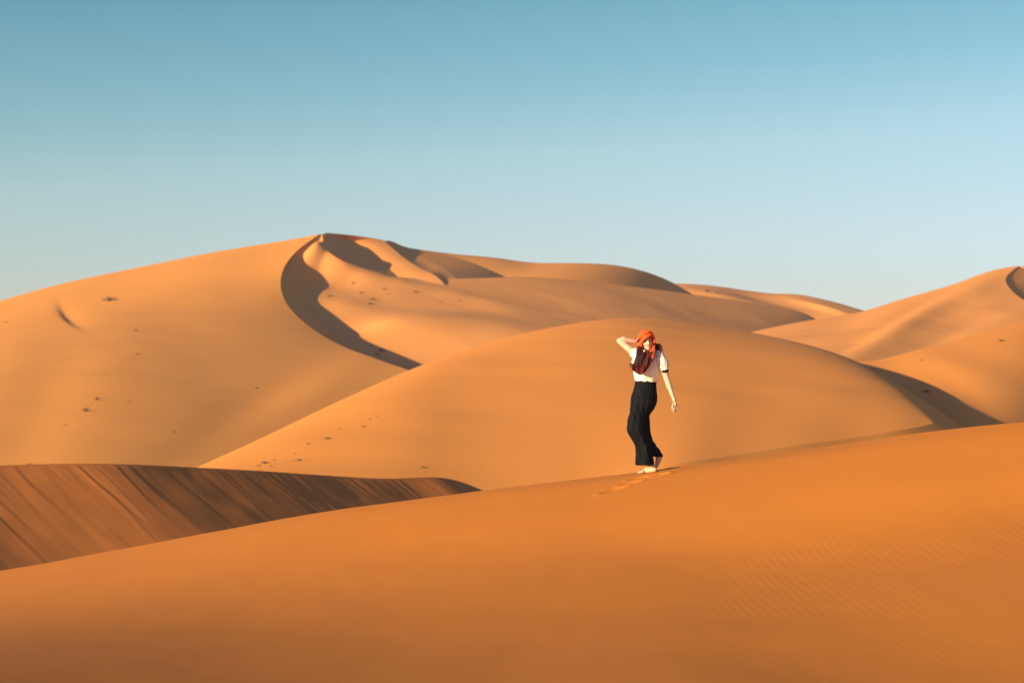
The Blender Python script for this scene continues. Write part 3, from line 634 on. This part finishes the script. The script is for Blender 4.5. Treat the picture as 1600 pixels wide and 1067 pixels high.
# hair: long locks on both sides of the face
bm = bmesh.new(); rr = random.Random(5)
for k in range(46):                                                          # falls in front of the left of the picture, ends blown outwards
    a = rr.random(); x0 = 996+9*a; e = rr.random()
    pts_ = [Q(x0+1, 540+2*a, -.06-.03*rr.random()), Q(x0-1+rr.uniform(-1, 1), 551, -.13-.03*rr.random()), Q(x0-3+rr.uniform(-1.5, 1.5), 562, -.17-.02*rr.random())]
    if e < .45: pts_ += [Q(993+rr.uniform(-3, 3), 568+rr.uniform(-1.5, 1.5), -.19), Q(985+rr.uniform(-3, 4), 570+rr.uniform(-3.5, 3.5), -.18)]
    else: pts_ += [Q(x0-2+rr.uniform(-2, 3), 569+rr.uniform(-2, 5), -.19)]
    roll(bm, pts_, rr.uniform(.0045, .0095), .0016, 6, .7)
for k in range(60):                                                          # inner lock beside the neck
    x0 = 1014+rr.uniform(-3, 5); roll(bm, [Q(x0+1, 541, -.05), Q(x0+rr.uniform(-1, 1), 551, -.125), Q(x0-2+rr.uniform(-2, 1), 560, -.165), Q(x0-4+rr.uniform(-2, 2), 568+rr.uniform(-2, 3), -.185)], .006, .002, 6, .7)
for k in range(110):                                                          # behind the far shoulder, wisps flying
    x0 = 1022+rr.uniform(-3, 2); fl_ = rr.random(); ex = 1028+rr.uniform(-3, 6 if fl_ > .3 else 10); ey = 551+rr.uniform(-5, 9)
    roll(bm, [Q(x0, 536+rr.uniform(-2, 3), .04+.03*rr.random()), Q(x0+3+rr.uniform(-1, 3), 541+rr.uniform(-3, 3), .02), Q((x0+3+ex)/2+rr.uniform(0, 2.5), 546+rr.uniform(-3, 3), -.01), Q(ex, ey, -.05+rr.uniform(-.03, .03))], rr.uniform(.004, .010) if fl_ > .25 else .003, .0015, 6, .7)
for k in range(10):
    roll(bm, [Q(1026, 541, .02), Q(1030+rr.uniform(-1, 1), 537+rr.uniform(-2, 2), 0), Q(1032+rr.uniform(-3, 3), 541+rr.uniform(-3, 2), 0), Q(1034+rr.uniform(-4, 3), 548+rr.uniform(-4, 2), .0)], .0045, .0012, 6, .8)
finish('hair', bm, HAIRM, woman, 0)
bm = bmesh.new(); c0 = wr+(pc-wr)*.02; d_ = (pc-el_).normalized(); a_ = d_.orthogonal().normalized(); b_ = d_.cross(a_)
vs = []
for i in range(36):
    t = 6.2832*i/36; o_ = a_*math.cos(t)+b_*math.sin(t)
    for j in range(8):
        f = 6.2832*j/8; vs.append(c0+o_*(.028+.0035*math.cos(f))+d_*(.0035*math.sin(f)))
add(bm, vs, [(i*8+j, i*8+(j+1) % 8, ((i+1) % 36)*8+(j+1) % 8, ((i+1) % 36)*8+j) for i in range(36) for j in range(8)])
finish('bracelet', bm, METAL, woman, 0)

# ------------------------------------------------------------------ desert shrubs
LEAF = mat('dry_shrub_leaves', (0.15, 0.115, 0.045), 0.8, 0.2, col2=(0.09, 0.068, 0.03), scale=9)[0]
DARKL = mat('dark_shrub_leaves', (0.030, 0.026, 0.012), 0.8, 0.2, col2=(0.016, 0.013, 0.008), scale=9)[0]
STEM = mat('shrub_stems', (0.11, 0.06, 0.03), 0.9, 0.1, noise_amt=.4)[0]
STRAW = mat('dry_grass_blades', (0.36, 0.20, 0.075), 0.8, 0.2, col2=(0.22, 0.12, 0.045), scale=7)[0]
def blades(n, spread, height, wd, seed, up=0.5, leafy=False):
    r_ = random.Random(seed); bm = bmesh.new()
    for k in range(n):
        a = r_.uniform(0, 6.283); t = r_.random()**.6; ln = r_.uniform(.5, 1)
        b = Vector((math.cos(a), math.sin(a), 0))*spread*.45*t*r_.random(); tip = b+Vector((math.cos(a)*spread*.55*t, math.sin(a)*spread*.55*t, height*ln*(1-.45*t*t)))
        sd_ = Vector((-math.sin(a+r_.uniform(-1, 1)), math.cos(a), 0))*wd*.5
        mid = (b+tip)/2+Vector((0, 0, height*.12))
        if leafy:
            for q in range(7):
                c = b+(tip-b)*r_.uniform(.35, 1)+Vector([r_.gauss(0, spread*.07) for _ in range(3)]); c.z = max(.0, c.z)
                e1 = Vector([r_.gauss(0, 1) for _ in range(3)]).normalized()*wd; e2 = Vector([r_.gauss(0, 1) for _ in range(3)]).normalized()*wd*.6
                add(bm, [c-e1, c+e2, c+e1, c-e2], [(0, 1, 2, 3)])
        else:
            add(bm, [b-sd_, b+sd_, mid+sd_*.8, tip, mid-sd_*.8], [(0, 1, 2, 3, 4)])
    return bm
def stems(n, spread, height, rad, seed):
    r_ = random.Random(seed); bm = bmesh.new()
    for k in range(n):
        a = r_.uniform(0, 6.283); t = r_.random(); e = Vector((math.cos(a)*spread*.45*t, math.sin(a)*spread*.45*t, height*r_.uniform(.5, .85)))
        cap(bm, (0, 0, -.1), e*.5+Vector((0, 0, height*.08)), rad, rad*.7, 6); cap(bm, e*.5+Vector((0, 0, height*.08)), e, rad*.7, rad*.3, 6)
    return bm
def proto(kind, cat):
    e = bpy.data.objects.new(kind, None); C.objects.link(e); e['category'] = cat; return e
protos = {}
for key, kind, lm, sp_, hh in (('bush', 'desert_shrub', LEAF, 1.0, .62), ('dark', 'desert_shrub', DARKL, 1.0, .95)):
    e = proto(kind, 'shrub'); bpy.context.view_layer.update()
    finish('foliage', blades(70, sp_, hh, .045, len(key), leafy=True), lm, e, 0, shade=False); finish('stem', stems(9, sp_, hh, .018, 3), STEM, e, 0)
    protos[key] = [e, False]
tf = finish('grass_tuft', blades(60, 1.0, .45, .05, 9), STRAW, None, 0, shade=False); tf['category'] = 'grass tuft'; protos['tuft'] = [tf, False]
def dupe(o, parent=None):
    c = o.copy(); C.objects.link(c)
    if parent: c.parent = parent
    for ch in list(o.children): dupe(ch, c)
    return c
vis = []
for nm in ('big_dune', 'middle_dune', 'bowl_dune', 'valley_dune', 'right_dune', 'distant_ridge', 'skyline_ridge', 'peak_folds', 'foreground_dune', 'streaked_dune'):
    me = bpy.data.objects[nm].data; a_ = np.zeros(len(me.vertices)*3, np.float32); me.vertices.foreach_get('co', a_); vis.append((nm, a_.reshape(-1, 3)))
def ground(u, v, on):
    a_ = dict(vis)[on]; uu, vv = proj(a_); d = (uu-u)**2+(vv-v)**2; ok = d < max(6, d.min()*2)
    c = a_[ok]; return c[np.argmin(c[:, 1])]
BD, MD, BO, VD, RD, DR = 'big_dune', 'middle_dune', 'bowl_dune', 'valley_dune', 'right_dune', 'distant_ridge'
shrubs = [
 ('bush', BD, 171, 468, 19, 'largest grey-green shrub, alone below the left skyline of the big dune', None),
 ('dark', BD, 134, 641, 8, 'darkest tall shrub, lower of the two dark ones on the big dune', None),
 ('dark', BD, 153, 623, 6, 'small dark round shrub just above right of the tall dark shrub', None),
 ('tuft', BD, 143, 628, 5, 'faint dry tuft between the two dark shrubs on the big dune', None),
 ('bush', BD, 202, 626, 5, 'lone small shrub right of the two dark shrubs on the big dune', None),
 ('bush', BD, 101, 662, 5, 'small shrub lower left of the tall dark shrub', None),
 ('tuft', BD, 117, 646, 4, 'pale tuft just left of the tall dark shrub', None),
 ('bush', BD, 212, 515, 7, 'low shrub on the big dune below right of the largest grey-green shrub', None),
 ('tuft', BD, 178, 519, 4, 'upper tuft of a thin pair below the largest grey-green shrub', None),
 ('tuft', BD, 157, 536, 5, 'lower tuft of a thin pair below the largest grey-green shrub', None),
 ('tuft', BD, 215, 552, 8, 'wider of two pale tufts side by side high on the big dune face', None),
 ('tuft', BD, 222, 547, 4, 'smaller of two pale tufts side by side high on the big dune face', None),
 ('bush', BD, 9, 502, 5, 'tiny shrub at the far left edge beneath the big dune skyline', None),
 ('bush', BD, 272, 674, 5, 'small lone shrub low on the big dune above the streaked slope', None),
 ('bush', BD, 402, 605, 6, 'lone shrub in the middle of the big dune face left of the valley', None),
 ('bush', BD, 46, 724, 6, 'left shrub of the pair peeping over the brink of the streaked slope', None),
 ('bush', BD, 53, 725, 5, 'right shrub of the pair peeping over the brink of the streaked slope', None),
 ('bush', MD, 511, 684, 10, 'widest green shrub in the row climbing the middle dune', None),
 ('tuft', MD, 530, 668, 7, 'pale tuft just above the widest green shrub on the middle dune', None),
 ('bush', MD, 569, 665, 6, 'darkest small shrub at the upper end of the row on the middle dune', None),
 ('tuft', MD, 577, 653, 7, None, 'tufts at the top of the scattered row on the middle dune'),
 ('tuft', MD, 588, 649, 5, None, 'tufts at the top of the scattered row on the middle dune'),
 ('tuft', MD, 598, 656, 4, None, 'tufts at the top of the scattered row on the middle dune'),
 ('tuft', MD, 560, 644, 4, None, 'tufts at the top of the scattered row on the middle dune'),
 ('bush', MD, 481, 692, 5, 'small shrub halfway between the widest green shrub and the low shrub patch', None),
 ('tuft', MD, 460, 707, 5, 'single tuft just above the low shrub patch of the middle dune', None),
 ('bush', MD, 466, 718, 8, 'darker right-hand shrub of the low patch on the middle dune', None),
 ('bush', MD, 413, 722, 11, 'widest low shrub at the bottom left of the middle dune, above the streaked brink', None),
 ('bush', MD, 404, 726, 6, 'dark shrub touching the lower left end of the widest low shrub', None),
]+[('tuft', MD, u, v, w_, None, 'dry tufts of the patch at the bottom left of the middle dune') for u, v, w_ in ((459, 718, 5), (483, 717, 4), (447, 718, 4), (428, 717, 8), (422, 727, 7), (406, 732, 5), (414, 735, 6), (430, 721, 4), (453, 689, 4))]+[
 ('bush', MD, 663, 729, 8, 'faint greyish shrub alone at the foot of the middle dune', None),
 ('tuft', MD, 655, 730, 5, 'pale tuft at the left of the lone greyish shrub at the dune foot', None),
 ('bush', BO, 516, 461, 8, 'leftmost shrub on the sunlit floor of the bowl below the peak', None),
 ('bush', BO, 565, 456, 7, 'small shrub left of centre in the bowl below the peak', None),
]+[('bush', BO, u, v, w_, None, 'low shrubs scattered over the upper bowl') for u, v, w_ in ((582, 466, 9), (578, 473, 8), (601, 450, 7), (608, 458, 4), (552, 441, 6))]+[
 ('bush', BO, 650, 455, 8, 'shrub on the right side of the bowl under the inner ridge', None),
 ('tuft', BO, 688, 470, 6, 'pale tuft, left of two at the right end of the bowl', None),
 ('tuft', BO, 717, 468, 7, 'pale tuft, right of two at the right end of the bowl', None),
 ('bush', BO, 580, 538, 6, 'small shrub, highest in the broad shadow of the curved crest', None),
 ('bush', BO, 598, 547, 13, 'widest shrub in the broad shadow of the curved crest', None),
 ('bush', BO, 590, 553, 8, 'shrub lowest in the broad shadow, close to the curved crest', None),
 ('bush', VD, 1448, 611, 14, 'dark shrub inside the shaded hollow right of the middle dune', None),
 ('tuft', VD, 1440, 561, 9, 'low tuft above the shaded hollow on the right-hand slope', None),
 ('tuft', VD, 1497, 545, 5, 'tiny tuft between two larger ones on the right-hand slope', None),
 ('bush', VD, 1565, 531, 9, 'small shrub nearest the right edge on the right-hand slope', None),
 ('dark', VD, 1362, 578, 6, 'tiny dark shrub at the upper tip of the shaded hollow', None),
 ('bush', DR, 1105, 454, 7, 'left speck-like shrub under the distant skyline ridge', None),
 ('bush', DR, 1121, 456, 6, 'right speck-like shrub under the distant skyline ridge', None)]
for k, (kd, on, u, v, w_, lab, grp) in enumerate(shrubs):
    src, usedp = protos[kd]
    if usedp: o = dupe(src)
    else: o = src; protos[kd][1] = True
    g = ground(u, v, on); s_ = w_/F*g[1]*(.85 if kd != 'dark' else 1.15)
    o.location = (g[0], g[1], g[2]-.04*s_); o.scale = (s_, s_, s_*random.uniform(.8, 1.1)); o.rotation_euler = (0, 0, random.uniform(0, 6.28))
    if grp:
        o['group'] = grp
        o['label'] = {'tufts at the top of the scattered row on the middle dune': 'tiny pale tuft at the upper end of the row on the middle dune',
                      'dry tufts of the patch at the bottom left of the middle dune': 'tiny dry tuft in the patch at the bottom left of the middle dune',
                      'low shrubs scattered over the upper bowl': 'small low shrub in the loose cluster on the upper bowl floor'}[grp]
    else:
        o['label'] = lab; o['group'] = 'shrubs and tufts scattered over the dunes'

# ------------------------------------------------------------------ thin desert haze
bm = bmesh.new(); bmesh.ops.create_cube(bm, size=1.0, matrix=Matrix.Translation((0, 250, 20)) @ Matrix.Diagonal((1400, 900, 54, 1)))
hz = finish('haze', bm, [], None, 0, shade=False); hz['kind'] = 'stuff'
hm = bpy.data.materials.new('haze'); hm.use_nodes = True; hm.node_tree.nodes.clear()
ho = hm.node_tree.nodes.new('ShaderNodeOutputMaterial'); hv = hm.node_tree.nodes.new('ShaderNodeVolumePrincipled')
hv.inputs['Density'].default_value = 0.0003; hv.inputs['Color'].default_value = (0.86, 0.88, 0.95, 1); hv.inputs['Anisotropy'].default_value = 0.3
hm.node_tree.links.new(hv.outputs[0], ho.inputs['Volume']); hz.data.materials.append(hm)
